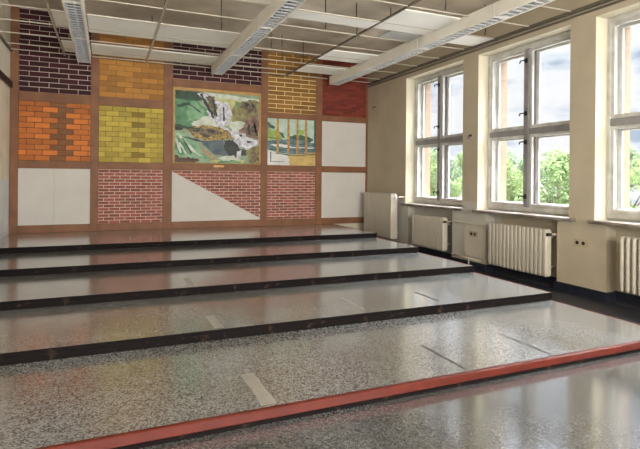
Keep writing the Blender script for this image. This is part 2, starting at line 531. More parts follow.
# ------------------------------------------------------------------ stepped platforms
XE = 4.234
NOSE = [2.547, 3.777, 4.975, 6.18, 7.418]
RISE = 0.077
PL_LABEL = ['lowest and widest platform step, with a bright red front edge',
            'second platform step from the floor, directly above the red edged one',
            'middle platform step of the five, third up from the floor',
            'fourth platform step up, narrow tread ending beside the far window',
            'highest platform step, against the brick panel wall']
for i in range(5):
    z1 = RISE * (i + 1)
    y0 = NOSE[i]
    y1 = NOSE[i + 1] - .001 if i < 4 else YB - .045
    z0 = RISE * i + 0.001 if i else 0.0006
    p = thing('platform_step', PL_LABEL[i], 'platform', (1.4, y0, z0), 'stepped platforms')
    loc = (1.4, y0, z0)
    xl = XL + .002
    front = M['red'] if i == 0 else M['riser']
    MB().box(xl, XE - .03, y0 + (.035 if i == 0 else .014), y1, z1 - .018, z1).build('tread', M['tread'], p, loc)
    nz = MB()
    if i == 0:
        nz.box(xl, XE, y0, y0 + .035, z1 - .054, z1 + .0015, 0, .006)
    else:
        nz.box(xl, XE, y0, y0 + .014, z1 - .03, z1 + .0006, 0, .004)
    nz.build('nosing', front, p, loc)
    rs = MB()
    rs.box(xl, XE - .012, y0 + .003, y0 + .0135, z0, z1 - .0305 if i else z1 - .0545)
    rs.build('riser', M['riser'], p, loc)
    se = MB()
    se.box(XE - .03, XE, y0 + .035, y1, z1 - .045, z1 + .001, 0, .004)
    so = se.build('side_edging', M['red'], p, loc)
    so['label'] = 'thin red edging strip'
    sd = MB()
    sd.box(XE - .03, XE - .012, y0 + .035, y1, 0.0045, z1 - .0455)
    sd.build('side_panel', M['riser'], p, loc)
    marks = {0: [(2.155, 2.59, 3.11, .022, 1), (2.90, 2.56, 3.10, .022, 1), (.82, 2.60, 3.06, .085, 0)],
             1: [(2.10, 3.90, 4.36, .02, 0), (2.905, 3.91, 4.31, .022, 1), (.80, 3.82, 4.20, .075, 0)],
             2: [(.78, 5.05, 5.45, .07, 0)]}.get(i, [])
    for (mx, ma, mbb, mw, dark) in marks:
        rnd = random.Random(int(mx * 100) + i)
        q = MB(); L_, R_ = [], []
        for k in range(9):
            y = ma + (mbb - ma) * k / 8
            jit = mw * (.06 if not dark else .04)
            L_.append((mx - mw / 2 + rnd.uniform(-jit, jit), y, z1 + .0008)); R_.append((mx + mw / 2 + rnd.uniform(-jit, jit), y, z1 + .0008))
        for k in range(8):
            q.face([L_[k], R_[k], R_[k + 1], L_[k + 1]])
        mk = q.build('desk_mark', M['scuff_dark'] if dark else M['scuff_light'], p, loc)
        mk['label'] = 'dark slot where a desk stood' if dark else 'pale worn strip where a desk stood'

# ------------------------------------------------------------------ timber frame of the end wall
C = [(-1.315, -.266), (-.142, .907), (1.056, 2.691), (2.825, 3.828), (3.962, 4.961)]
BASE = 0.386
fy0, fy1 = YB - .04, YB - .002
tf = thing('timber_frame', 'brown timber framework dividing the end wall into panels', 'frame', (1.8, YB - .02, BASE))
floc = (1.8, YB - .02, BASE)
posts = [(XL + .003, C[0][0])] + [(C[k][1], C[k + 1][0]) for k in range(4)] + [(C[4][1], XR - .003)]
for a, b in posts:
    MB().box(a, b, fy0, fy1, BASE, (ZS2 if b < XSTEP + .1 else ZS) - .004, 0, .003).build('post', M['timber'], tf, floc)
Z1, Z2, Z3, Z4, Z5 = 2.662, 2.511, 1.555, 1.430, .509


def rail(c, za, zb):
    MB().box(c[0] + .0005, c[1] - .0005, fy0 + .003, fy1, za, zb, 0, .003).build('rail', M['timber'], tf, floc)


for k in range(5):
    rail(C[k], BASE, Z5)
    rail(C[k], Z4, Z3)
for k in (0, 1): rail(C[k], Z2, Z1)
rail(C[2], 2.925, 3.065)
for k in (3, 4): rail(C[k], 2.462, 2.575)
rail(C[4], 1.43, 1.44)


def brick_panel(name, label, x0, x1, z0, z1, bw, bh, gap, mortar, cols, seed, skip=None, off=.5, clip=None, alt=None):
    rnd = random.Random(seed)
    y0 = YB - .022
    loc = ((x0 + x1) / 2, YB - .012, z0)
    t = thing(name, label, 'wall panel', loc, 'panels of the end wall')
    MB().box(x0 + .001, x1 - .001, y0, YB - .002, z0 + .001, z1 - .001).build('backing', mortar, t, loc)
    mb = MB(); mb2 = MB()
    row = 0; z = z0 + gap * .5
    while z < z1 - .01:
        zt = min(z + bh - gap, z1 - .002)
        x = x0 - (off * bw if row % 2 else 0)
        while x < x1:
            a = max(x + gap * .5, x0 + .002); b = min(x + bw - gap * .5, x1 - .002)
            sk = bool(skip and skip((a + b) / 2, row))
            if b - a > .015 and (alt or not sk):
                j = rnd.uniform(-.003, .003)
                poly = [(a, z + j * .4), (b, z + j), (b, zt + j * .5), (a, zt)]
                if clip:
                    poly = clip(poly)
                if poly and len(poly) >= 3:
                    k = rnd.randrange(len(cols)) + (len(cols) if sk else 0)
                    yf = y0 - .004
                    tg = mb2 if skip and not alt and a > (x0 + x1) / 2 else mb
                    tg.face([(px, yf, pz) for px, pz in poly], k)
                    for (p, q) in zip(poly, poly[1:] + poly[:1]):
                        tg.face([(p[0], y0, p[1]), (q[0], y0, q[1]), (q[0], yf, q[1]), (p[0], yf, p[1])], k)
            x += bw
        z += bh; row += 1
    mb.build('brickwork', list(cols) + list(alt or []), t, loc)
    if mb2.f: mb2.build('brickwork', list(cols), t, loc)
    return t, loc


def shades(name, rgb, d=.12, n=3, rough=.6):
    out = []
    for k in range(n):
        f = 1 + d * (k - (n - 1) / 2)
        out.append(material('%s_%s' % (name, 'abcdef'[k]), srgb(*[min(255, max(0, c * f)) for c in rgb]), rough, var=.12, vscale=11, spec=.25))
    return out


maroon = shades('maroon_brick', (56, 15, 20), .12)
orange = shades('orange_brick', (196, 114, 52), .09)
ochre = shades('ochre_brick', (172, 120, 56), .08)
yellow = shades('yellow_brick', (184, 162, 70), .07)
mustard = shades('mustard_brick', (144, 102, 46), .08)
redb = shades('red_brick', (122, 54, 40), .09)
pink = shades('rose_brick', (148, 82, 70), .09)
m_white = material('pale_mortar', srgb(206, 186, 172), .8)
m_cream = material('cream_mortar', srgb(230, 208, 150), .8)
m_brown = material('brown_mortar', srgb(134, 90, 56), .8)
m_dbrown = material('dark_brown_mortar', srgb(84, 50, 30), .8)
bare = shades('bare_brown_brick', (128, 86, 54), .05)
m_olive = material('olive_mortar', srgb(92, 72, 32), .8)
m_red = material('red_mortar', srgb(104, 40, 32), .8)
m_pink = material('rose_mortar', srgb(206, 186, 168), .8)

(c1a, c1b), (c2a, c2b), (c3a, c3b), (c4a, c4b), (c5a, c5b) = C
brick_panel('brick_panel', 'dark maroon brick panel with pale joints, top left corner of the end wall', c1a, c1b, Z1, ZS2 - .005, .285, .083, .009, m_white, maroon, 1)


def notch(cx, w):
    return lambda x, row: abs(x - cx) < (w if row % 2 else w * .62)


brick_panel('brick_panel', 'orange brick panel with a bare brown strip down its middle', c1a, c1b, Z2 - (Z2 - Z3), Z2, .225, .088, .009, m_dbrown, orange, 2, notch(-.70, .13), .5, None, bare)
brick_panel('brick_panel', 'ochre orange brick panel, above the yellow brick panel', c2a, c2b, Z1, ZS - .005, .27, .092, .007, m_olive, ochre, 3)
yb = shades('dull_yellow_brick', (156, 132, 56), .1)
brick_panel('brick_panel', 'bright yellow brick panel left of the waterfall painting', c2a, c2b, Z3, Z2, .21, .087, .007, m_olive, yellow, 4, notch(.46, .1), .5, None, yb)
brick_panel('brick_panel', 'dark maroon brick panel with pale joints, above the waterfall painting', c3a, c3b, 3.067, ZS - .005, .285, .083, .009, m_white, maroon, 5)
brick_panel('brick_panel', 'mustard brick panel with cream joints, above the small bridge painting', c4a, c4b, 2.577, ZS - .005, .34, .084, .012, m_cream, mustard, 6)
brick_panel('brick_panel', 'deep red fine brick panel in the top right corner', c5a, c5b, 2.577, ZS - .005, .19, .052, .006, m_red, redb, 7)
brick_panel('brick_panel', 'rose brick panel with pale joints, below the yellow brick panel', c2a, c2b, Z5, Z4, .17, .054, .011, m_pink, pink, 8)
brick_panel('brick_panel', 'rose brick panel with pale joints, below the small bridge painting', c4a, c4b, Z5, Z4, .17, .054, .011, m_pink, pink, 9)
# half brick, half white panel: the diagonal runs from upper left to lower right
dx0, dz0, dx1, dz1 = c3a, Z4 - .02, c3b, Z5 + .03


def above_diag(poly):
    d = lambda p: (p[1] - dz0) - (p[0] - dx0) * (dz1 - dz0) / (dx1 - dx0)
    out = []
    for p, q in zip(poly, poly[1:] + poly[:1]):
        a, b = d(p), d(q)
        if a >= 0: out.append(p)
        if a * b < 0:
            s = a / (a - b)
            out.append((p[0] + s * (q[0] - p[0]), p[1] + s * (q[1] - p[1])))
    return out


t, loc = brick_panel('brick_panel', 'panel split diagonally into rose brick and plain white, below the waterfall painting', c3a, c3b, Z5, Z4, .17, .054, .011, m_pink, pink, 10, None, .5, above_diag)
mb = MB()
fy = YB - .027
tri = [(c3a + .002, dz0), (c3b - .002, dz1), (c3b - .002, Z5 + .002), (c3a + .002, Z5 + .002)]
mb.face([(x, fy, z) for x, z in tri])
for p, q in zip(tri, tri[1:] + tri[:1]):
    mb.face([(p[0], fy, p[1]), (q[0], fy, q[1]), (q[0], YB - .022, q[1]), (p[0], YB - .022, p[1])])
mb.build('white_triangle', M['plaster'], t, loc)

for lab, a, b, z0, z1, seam in (
        ('plain white panel in the lower left corner of the end wall, under the orange bricks', c1a, c1b, Z5, Z4, True),
        ('plain white panel under the deep red bricks, right of the bridge painting', c5a, c5b, Z3, 2.462, False),
        ('plain white panel at the bottom right, beside the tall radiator', c5a, c5b, Z5, Z4, False)):
    loc = ((a + b) / 2, YB - .012, z0)
    t = thing('plaster_panel', lab, 'wall panel', loc, 'panels of the end wall')
    if seam:
        m = a + (b - a) * .49
        MB().box(a + .001, m - .0015, YB - .024, YB - .002, z0 + .001, z1 - .001).build('board', M['plaster'], t, loc)
        MB().box(m + .0015, b - .001, YB - .024, YB - .002, z0 + .001, z1 - .001).build('board', M['plaster'], t, loc)
    else:
        MB().box(a + .001, b - .001, YB - .024, YB - .002, z0 + .001, z1 - .001).build('board', M['plaster'], t, loc)

# ------------------------------------------------------------------ paintings
PC = {}


def paint(rgb, var=.25, vs=9, rgb2=None):
    key = (rgb, rgb2)
    if key not in PC:
        PC[key] = material('paint_%d' % len(PC), srgb(*rgb), .55, var=var, vscale=vs, col2=srgb(*rgb2) if rgb2 else None, vdetail=6)
    return PC[key]


def painting_layers(mb, mats, x0, x1, z0, z1, y, layers, rnd):
    for k, (mat, poly, rough) in enumerate(layers):
        if mat not in mats: mats.append(mat)
        mi = mats.index(mat)
        pts = []
        n = len(poly)
        for j in range(n):
            p, q = poly[j], poly[(j + 1) % n]
            steps = 5 if rough else 1
            for s in range(steps):
                u = p[0] + (q[0] - p[0]) * s / steps; v = p[1] + (q[1] - p[1]) * s / steps
                if s: u += rnd.uniform(-rough, rough); v += rnd.uniform(-rough, rough)
                u = min(1, max(0, u)); v = min(1, max(0, v))
                pts.append((x0 + (x1 - x0) * u, y - .0004 * (k + 1), z1 - (z1 - z0) * v))
        mb.face(pts, mi)


loc = ((c3a + c3b) / 2, YB - .03, Z3)
pt = thing('waterfall_painting', 'large painting of a waterfall among green rocks in an ochre frame', 'painting', loc)
px0, px1, pz0, pz1 = c3a + .004, c3b - .004, Z3 + .002, 2.922
fm = MB()
fm.box(px0, px1, YB - .046, YB - .012, pz1 - .055, pz1, 0, .004)
fm.box(px0, px0 + .038, YB - .046, YB - .012, pz0, pz1 - .055, 0, .004)
fm.box(px1 - .035, px1, YB - .046, YB - .012, pz0, pz1 - .055, 0, .004)
fm.box(px0 + .038, px1 - .035, YB - .046, YB - .012, pz0, pz0 + .014, 0, .004)
fm.build('picture_frame', M['gold'], pt, loc)
ix0, ix1, iz0, iz1 = px0 + .038, px1 - .035, pz0 + .014, pz1 - .055
cv = MB().box(ix0, ix1, YB - .03, YB - .003, iz0, iz1)
mats = [paint((150, 168, 140), rgb2=(120, 140, 110))]
G1 = paint((104, 150, 108), rgb2=(56, 112, 72), vs=5); G2 = paint((150, 184, 146), rgb2=(92, 148, 104), vs=5); G3 = paint((52, 84, 58), rgb2=(34, 56, 40))
W = paint((226, 226, 228), rgb2=(160, 156, 168), vs=16); W2 = paint((214, 218, 204), rgb2=(176, 184, 160), vs=8)
OL = paint((152, 146, 92), rgb2=(104, 92, 56), vs=8); BR = paint((128, 112, 84), rgb2=(62, 50, 38), vs=18); YE = paint((188, 160, 84), rgb2=(86, 66, 34), vs=20)
DK = paint((54, 58, 52), rgb2=(30, 32, 30)); BL = paint((92, 108, 112), rgb2=(62, 76, 82), vs=6); RO = paint((150, 118, 104), rgb2=(90, 64, 56), vs=14)
TN = paint((182, 156, 116), rgb2=(140, 116, 80)); RD = paint((110, 70, 48), rgb2=(52, 36, 26), vs=18); PY = paint((206, 204, 140), rgb2=(160, 164, 104))
layers = [
    (PY, [(.42, .03), (.75, .03), (.8, .25), (.65, .5), (.45, .3)], .02),
    (W2, [(.30, 0), (1, .05), (1, .10), (.7, .09), (.4, .05)], .012),
    (OL, [(.70, .10), (1, .09), (1, .40), (.85, .45), (.66, .42)], .03),
    (BR, [(.78, .10), (.95, .13), (.98, .24), (.86, .26), (.76, .2)], .03),
    (W2, [(.62, .40), (.9, .40), (.82, .54), (.68, .56)], .02),
    (G1, [(0, .02), (.2, .12), (.32, .2), (.5, .42), (.56, .48), (.3, .52), (.1, .5), (0, .55)], .012),
    (G2, [(.14, .18), (.24, .12), (.34, .28), (.3, .38), (.14, .42)], .02),
    (W2, [(.2, .42), (.38, .34), (.52, .46), (.54, .50), (.36, .5), (.2, .5)], .02),
    (G3, [(0, 0), (.26, 0), (.34, .1), (.3, .12), (.14, .14), (0, .10)], .015),
    (W, [(.25, .02), (.4, .02), (.5, .1), (.48, .22), (.44, .26), (.4, .14), (.3, .08)], .015),
    (BR, [(.34, .06), (.44, .05), (.48, .2), (.46, .34), (.40, .22)], .02),
    (W, [(.48, .10), (.62, .14), (.66, .26), (.64, .44), (.56, .46), (.46, .36), (.5, .22)], .015),
    (W, [(.36, .26), (.42, .30), (.58, .48), (.66, .54), (.6, .56), (.5, .46), (.4, .36)], .01),
    (RO, [(.80, .46), (.94, .30), (1, .26), (1, .66), (.88, .62), (.76, .56)], .025),
    (BR, [(.86, .46), (.96, .4), (.98, .6), (.88, .6)], .03),
    (W, [(.62, .54), (.8, .56), (.92, .64), (1, .66), (1, .72), (.86, .80), (.76, .76), (.68, .64)], .018),
    (DK, [(0, .5), (.12, .52), (.06, .56), (0, .56)], .01),
    (YE, [(.08, .52), (.2, .48), (.52, .48), (.62, .54), (.70, .64), (.56, .66), (.42, .70), (.24, .66)], .018),
    (BR, [(.14, .53), (.4, .51), (.58, .56), (.5, .6), (.3, .61)], .02),
    (BL, [(.30, .70), (.56, .67), (.62, .8), (.66, .92), (.46, .88), (.36, .78)], .012),
    (DK, [(.56, .67), (.68, .66), (.78, .80), (.74, .92), (.66, .92), (.58, .8)], .012),
    (DK, [(.76, .78), (.84, .80), (.84, .88), (.76, .88)], .012),
    (W, [(.73, .82), (.79, .80), (.77, .94), (.72, .95)], .01),
    (G2, [(0, .56), (.1, .60), (.22, .70), (.34, .86), (.44, .96), (.2, .92), (.1, .92), (0, .94)], .012),
    (G1, [(.02, .62), (.1, .66), (.2, .88), (.08, .9), (0, .8)], .015),
    (TN, [(.28, .78), (.34, .80), (.50, .94), (.44, .96), (.36, .9)], .01),
    (RD, [(0, .90), (.08, .93), (.2, .93), (.28, .96), (.22, 1), (0, 1)], .018),
    (PY, [(.42, .96), (.7, .92), (.84, .96), (.8, 1), (.4, 1)], .012),
    (G1, [(.5, .97), (.7, .95), (.8, .99), (.5, 1)], .01),
    (DK, [(.28, .03), (.31, .03), (.36, .14), (.46, .36), (.44, .37), (.34, .18)], .008),
    (DK, [(.42, .10), (.44, .10), (.49, .34), (.47, .34)], .006),
    (G3, [(.02, .20), (.16, .16), (.30, .30), (.16, .20), (.04, .24)], .008),
    (G3, [(0, .46), (.14, .50), (.34, .53), (.14, .53), (0, .50)], .008),
    (DK, [(.08, .64), (.24, .665), (.40, .715), (.22, .69)], .008),
    (DK, [(.18, .55), (.28, .53), (.26, .57)], .008), (DK, [(.36, .54), (.46, .53), (.44, .58)], .008), (DK, [(.30, .61), (.42, .60), (.38, .64)], .008),
    (W2, [(.02, .60), (.05, .60), (.24, .84), (.34, .93), (.2, .85)], .006),
    (W2, [(.04, .72), (.06, .72), (.14, .88), (.12, .89)], .005), (W2, [(.0, .66), (.02, .66), (.08, .86), (.06, .87)], .005),
    (G3, [(.07, .66), (.09, .66), (.2, .86), (.18, .87)], .005),
    (DK, [(.74, .58), (.80, .58), (.78, .62)], .006), (DK, [(.84, .66), (.92, .68), (.86, .71)], .006), (DK, [(.55, .2), (.57, .2), (.575, .4), (.555, .4)], .004),
    (DK, [(.80, .11), (.88, .13), (.84, .18)], .01), (DK, [(.90, .12), (.95, .15), (.92, .20)], .01), (G1, [(.70, .12), (.76, .12), (.74, .22)], .015),
    (DK, [(.84, .50), (.87, .42), (.90, .56), (.87, .58)], .01), (W2, [(.50, .92), (.68, .88), (.74, .94), (.56, .97)], .01),
    (OL, [(.84, .82), (.94, .74), (1, .74), (1, 1), (.88, .98)], .02),
    (BR, [(.9, .84), (1, .82), (1, .96), (.92, .94)], .02),
]
painting_layers(cv, mats, ix0, ix1, iz0, iz1, YB - .0305, layers, random.Random(3))
cv.build('canvas', mats, pt, loc, recalc=False)
lb = MB().box(1.79, 1.99, fy0 - .006, fy0 + .002, Z3 - .06, Z3 - .02, 0, .002)
lo = lb.build('name_plate', material('brass_plate', srgb(176, 128, 66), .4, metal=.3, var=.3, vscale=60), pt, loc)
lo['label'] = 'small brass strip under the picture'

loc = ((c4a + c4b) / 2, YB - .02, Z3)
bt = thing('bridge_painting', 'small unframed painting of yellow posts before a blue green landscape', 'painting', loc)
bx0, bx1, bz0, bz1 = c4a + .002, c4b - .002, Z3 + .002, 2.460
cv = MB().box(bx0, bx1, YB - .026, YB - .003, bz0, bz1)
mats = [paint((190, 206, 190), rgb2=(150, 176, 160), vs=6)]
BG = paint((112, 140, 148), rgb2=(70, 92, 104), vs=14); GD = paint((70, 108, 84), rgb2=(40, 66, 50), vs=10); SAND = paint((206, 178, 104), rgb2=(180, 150, 84), vs=6)
WH = paint((226, 222, 214), rgb2=(200, 200, 200), vs=6); PO = paint((202, 152, 66), rgb2=(150, 104, 40), vs=14); YG = paint((156, 178, 92), rgb2=(116, 144, 70))
layers = [
    (YG, [(0, .2), (.2, .26), (.36, .42), (.2, .46), (0, .48)], .02),
    (GD, [(0, .08), (.06, .12), (.16, .2), (.1, .22), (0, .2)], .015),
    (GD, [(.4, .36), (.7, .32), (.95, .42), (.9, .48), (.5, .48)], .02),
    (BG, [(0, .48), (.5, .42), (1, .50), (1, .72), (.5, .76), (.1, .70), (0, .64)], .015),
    (WH, [(0, .56), (.3, .54), (.5, .60), (.2, .62)], .012),
    (BG, [(.06, .6), (.5, .62), (1, .66), (1, .72), (.4, .74)], .01),
    (SAND, [(.36, .80), (.6, .76), (1, .70), (1, 1), (.44, 1)], .02),
    (WH, [(0, .68), (.2, .74), (.42, .80), (.46, 1), (0, 1)], .015),
    (BG, [(.05, .92), (.34, .92), (.34, .935), (.05, .935)], 0),
    (BG, [(.05, .72), (.075, .72), (.075, .93), (.05, .93)], 0),
    (GD, [(0, .655), (1, .69), (1, .705), (0, .67)], .004),
    (GD, [(0, .50), (1, .545), (1, .56), (0, .515)], .004),
    (GD, [(0, .40), (.3, .44), (.3, .455), (0, .415)], .004), (WH, [(.3, .60), (.98, .60), (.98, .625), (.3, .63)], .008),
    (GD, [(.16, .74), (.6, .78), (1, .73), (1, .75), (.6, .80), (.16, .76)], .006), (GD, [(.3, .62), (1, .635), (1, .65), (.3, .635)], .004),
    (YG, [(.62, .20), (.78, .24), (.74, .34), (.64, .34)], .02), (GD, [(.22, .28), (.30, .30), (.36, .42), (.30, .40)], .012),
]
for px in (.20, .42, .61, .79):
    layers.append((PO, [(px - .022, 0), (px + .022, 0), (px + .026, .76), (px - .02, .76)], .004))
layers.append((GD, [(.96, 0), (1, 0), (1, .66), (.97, .66)], .004))
painting_layers(cv, mats, bx0, bx1, bz0, bz1, YB - .0265, layers, random.Random(5))
cv.build('canvas', mats, bt, loc, recalc=False)

# ------------------------------------------------------------------ suspended grid
gloc = (1.8, 3.0, ZG)
gr = thing('ceiling_grid', 'open metal ceiling grid hanging below the concrete slab', 'ceiling grid', gloc)
Y0G = YR + .05
RUN = [(-.66, M['metal']), (.60, M['metal']), (3.155, M['metal_dark'])]  # right runner: light metal darkened to take in its shadow
for x, m in RUN:
    MB().box(x - .013, x + .013, Y0G, YB - .06, ZG - .004, ZG + .003).box(x - .004, x + .004, Y0G, YB - .06, ZG + .003, ZG + .022).build('runner', m, gr, gloc)
LX = [(-.47, -.25), (1.685, 1.885), (4.0, 4.2)]
bays = [(XL + .032, -.676), (-.644, LX[0][0] - .004), (LX[0][1] + .004, .584), (.616, LX[1][0] - .004), (LX[1][1] + .004, 3.139), (3.171, LX[2][0] - .004), (LX[2][1] + .004, XR - .032)]
barY = [9.05, 8.66, 8.01, 7.37, 6.74, 6.12, 5.48, 4.85, 4.22, 3.6, 2.97, 2.34, 1.7, 1.07, .4, -.3, -1.0, -1.7, -2.4]


def tbar(mb, a, b, y):
    mb.box(a, b, y - .008, y + .008, ZG - .003, ZG + .001)
    mb.box(a, b, y - .002, y + .002, ZG + .001, ZG + .010)


for k, (a, b) in enumerate(bays):
    for y in barY:
        if y < 2.5 and k not in (0, 3, 5): continue
        mb = MB(); tbar(mb, a, b, y)
        mb.build('cross_bar', M['metal'], gr, gloc)
hang = [(3.155, 6.16), (3.68, 6.12), (3.66, 4.85), (.60, 6.12), (2.67, 6.12), (4.81, 5.48), (2.3, 7.37), (1.4, 6.74), (-.66, 6.2), (.60, 7.9), (3.155, 8.2), (2.7, 8.02), (4.6, 6.75), (3.155, 4.2)]
for x, y in hang:
    zt = ZS2 if x < XSTEP else ZS
    MB().tube([(x, y, ZG + .03), (x + .012, y, ZG + .1), (x, y, ZG + .2), (x, y, zt - .002)], .007, 6).build('hanger', M['wire'], gr, gloc)

tiles = [
    (1, 8.20, 8.88, 'narrow white ceiling tile between the left rail and the left light, nearest the bricks'),
    (1, 6.75, 7.44, 'narrow white ceiling tile between the left rail and the left light, farther from the bricks'),
    (2, 8.20, 8.88, 'white ceiling tile just right of the left light, nearest the end wall'),
    (2, 6.75, 7.54, 'white ceiling tile just right of the left light, second from the end wall'),
    (3, 8.22, 8.88, 'white ceiling tile just left of the middle light, nearest the end wall'),
    (3, 6.76, 7.58, 'white ceiling tile just left of the middle light, second from the end wall'),
    (3, 4.87, 5.46, 'white ceiling tile left of the middle light, at the top edge of the photo'),
    (4, 5.50, 5.80, 'narrow white ceiling strip alone in the bay right of the middle light'),
    (5, 8.14, 8.68, 'white ceiling tile left of the right light, above the red brick panel'),
    (5, 7.02, 7.62, 'white ceiling tile left of the right light, second from the end wall'),
    (5, 4.98, 5.74, 'large white ceiling tile left of the right light, nearest the camera'),
    (6, 5.50, 5.92, 'white ceiling tile between the right light and the window wall'),
]
for k, ya, yb_, lab in tiles:
    a, b = bays[k]
    b2 = b
    tl = MB().box(a - .008, b2 + .008 if k in (1, 2, 3, 5) else b2, ya, yb_, 0, .018, 0, .002)
    loc = ((a + b) / 2, (ya + yb_) / 2, ZG + .0365)
    mbx = MB(); mbx.box(a + .002, b - .002, ya, yb_, ZG + .002, ZG + .02, 0, .002)
    o = mbx.build('ceiling_tile', M['tile'], None, ((a + b) / 2, (ya + yb_) / 2, ZG + .002))
    tag(o, lab, 'ceiling tile', 'remaining ceiling tiles')
o = MB().box(3.46, 3.98, 5.77, 6.10, ZG + .003, ZG + .018, 0, .002).build('ceiling_tile', material('grey_tile', srgb(176, 174, 168), .8, var=.15, vscale=3), None, (3.7, 5.9, ZG + .002))
tag(o, 'greyish stained ceiling tile pushed against the right light, beside the large white tile', 'ceiling tile', 'remaining ceiling tiles')

# ------------------------------------------------------------------ fluorescent lights
ZL0, ZL1 = 3.15, 3.31


def make_light(loc):
    t = thing('ceiling_light', None, 'ceiling light', loc, 'fluorescent ceiling lights')
    W_, L_ = .2, 1.505
    hb = MB()
    hb.box(-W_ / 2, W_ / 2, 0, L_, .145, .16)
    hb.box(-W_ / 2, -W_ / 2 + .022, 0, L_, 0, .145, 0, .003)
    hb.box(W_ / 2 - .022, W_ / 2, 0, L_, 0, .145, 0, .003)
    hb.build('housing', M['lamp'], t)
    MB().box(-W_ / 2 + .023, W_ / 2 - .023, .004, L_ - .004, .128, .144).build('reflector', M['lamp_in'], t)
    MB().box(-W_ / 2 + .023, W_ / 2 - .023, .002, .012, .004, .128).build('end_cap', M['lamp'], t)
    MB().box(-W_ / 2 + .023, W_ / 2 - .023, L_ - .012, L_ - .002, .004, .128).build('end_cap', M['lamp'], t)
    lv = MB()
    n = 16
    for k in range(n):
        y = .03 + (L_ - .06) * k / (n - 1)
        x0, x1 = -W_ / 2 + .023, W_ / 2 - .023
        lv.face([(x0, y - .005, .006), (x1, y - .005, .006), (x1, y - .002, .024), (x0, y - .002, .024)])
        lv.face([(x0, y + .005, .006), (x1, y + .005, .006), (x1, y + .002, .024), (x0, y + .002, .024)])
        lv.face([(x0, y - .005, .006), (x1, y - .005, .006), (x1, y + .005, .006), (x0, y + .005, .006)])
    for s in (-1, 1):
        lv.face([(s * .076, .012, .006), (s * .076, L_ - .012, .006), (s * .07, L_ - .012, .02), (s * .07, .012, .02)])
    lv.build('louver', M['louver'], t)
    tb = MB().tube([(0, .03, .098), (0, L_ - .03, .098)], .014, 10)
    tb.build('fluorescent_tube', M['tube'], t, smooth=True)
    return t


def dup(root, loc):
    r = root.copy(); COL.objects.link(r); r.location = loc
    for ch in list(root.children):
        c = ch.copy(); COL.objects.link(c); c.parent = r
        for g in ch.children:
            d = g.copy(); COL.objects.link(d); d.parent = c
    return r


ROWN = ['left row', 'middle row', 'row nearest the windows']
POSN = ['end fixture at the mural wall', 'second fixture from the mural wall', 'third fixture from the mural wall', 'fourth fixture from the mural wall']
light0 = None
for r, (a, b) in enumerate(LX):
    for k in range(4 if r == 2 else 3):
        loc = ((a + b) / 2, 8.97 - 1.52 * (k + 1), ZL0)
        if light0 is None:
            light0 = make_light(loc); o = light0
        else:
            o = dup(light0, loc)
        o['label'] = 'unlit louvred light, %s, %s' % (POSN[k], ROWN[r])

# ------------------------------------------------------------------ radiators
def section_mesh(w, d, h, tip, rnd_, n=5):
    """one hollow-looking column: rounded plan, tips narrowing at top and bottom; local x = depth, y = width"""
    def ring(sw, sd, z):
        pts = []
        for cx, cy, a0 in ((1, 1, 0), (-1, 1, 90), (-1, -1, 180), (1, -1, 270)):
            r = min(sw, sd) * rnd_
            for j in range(n):
                a = math.radians(a0 + 90 * j / (n - 1))
                pts.append((cx * (sd / 2 - r) + r * math.cos(a), cy * (sw / 2 - r) + r * math.sin(a), z))
        return pts
    mb = MB()
    mb.loft([ring(w * .45, d * .7, 0), ring(w * .8, d * .9, tip * .45), ring(w, d, tip), ring(w, d, h - tip), ring(w * .85, d * .94, h - tip * .4), ring(w * .5, d * .75, h)])
    return mb


def radiator(label, xf, ya, yb, z0, z1, nsec, depth, fill, back, valve):
    """xf = front plane towards the room; row runs along Y"""
    cx = xf + depth / 2
    loc = (cx, (ya + yb) / 2, z0)
    t = thing('radiator', label, 'radiator', loc, 'radiators under the windows')
    pitch = (yb - ya) / nsec
    h = z1 - z0
    smb = section_mesh(pitch * fill, depth, h, .03, .48 if fill < .9 else .28)
    first = None
    for k in range(nsec):
        y = ya + pitch * (k + .5) - loc[1]
        if first is None:
            first = smb.build('section', M['radiator'], t, smooth=True); s = first
        else:
            s = first.copy(); COL.objects.link(s); s.parent = t
        s.location = (0, y, 0)
    hd = MB()
    for zz in (z0 + .055, z1 - .055):
        hd.tube([(cx, ya + .01, zz), (cx, yb - .01, zz)], depth * .27, 10)
    hd.build('header', M['radiator'], t, loc, smooth=True)
    # valve, feed pipe and wall bracket at the near end
    vz = z1 - .06
    wh = valve == 'white'
    yv = ya - (.10 if wh else .018)
    pv = MB()
    pv.tube([(cx, ya + .02, vz), (cx, yv + .003, vz)], .014, 8)
    pv.tube([(cx, yv, vz), (back - .003, yv, vz)], .012, 8)
    pv.build('feed_pipe', M['pipe'], t, loc)
    vm = MB().tube([(cx + .012, yv, vz), (cx - .012, yv, vz), (cx - .03, yv, vz)], [.016, .02, .018], 10)
    vo = vm.build('valve', M['pipe'] if wh else M['valve'], t, loc, smooth=True)
    hm = MB()
    if wh:
        hm.tube([(cx - .031, yv + .03, vz + .05), (cx - .036, yv, vz + .005), (cx - .036, yv - .03, vz - .045)], [.012, .017, .014], 8)
    else:
        hm.tube([(cx - .031, yv, vz), (cx - .05, yv, vz)], [.022, .019], 12)
    ho = hm.build('valve_handle', M['white_handle'] if wh else M['valve'], vo, loc, smooth=True)
    ho['label'] = 'white valve lever' if wh else 'dark valve knob'
    for yy in (ya + pitch * 1.5, yb - pitch * 1.5):
        for zz in (z0 + .10, z1 - .11):
            MB().box(cx + depth * .3, back - .002, yy - .01, yy + .01, zz - .012, zz + .012).build('wall_bracket', M['pipe'], t, loc)
    return t


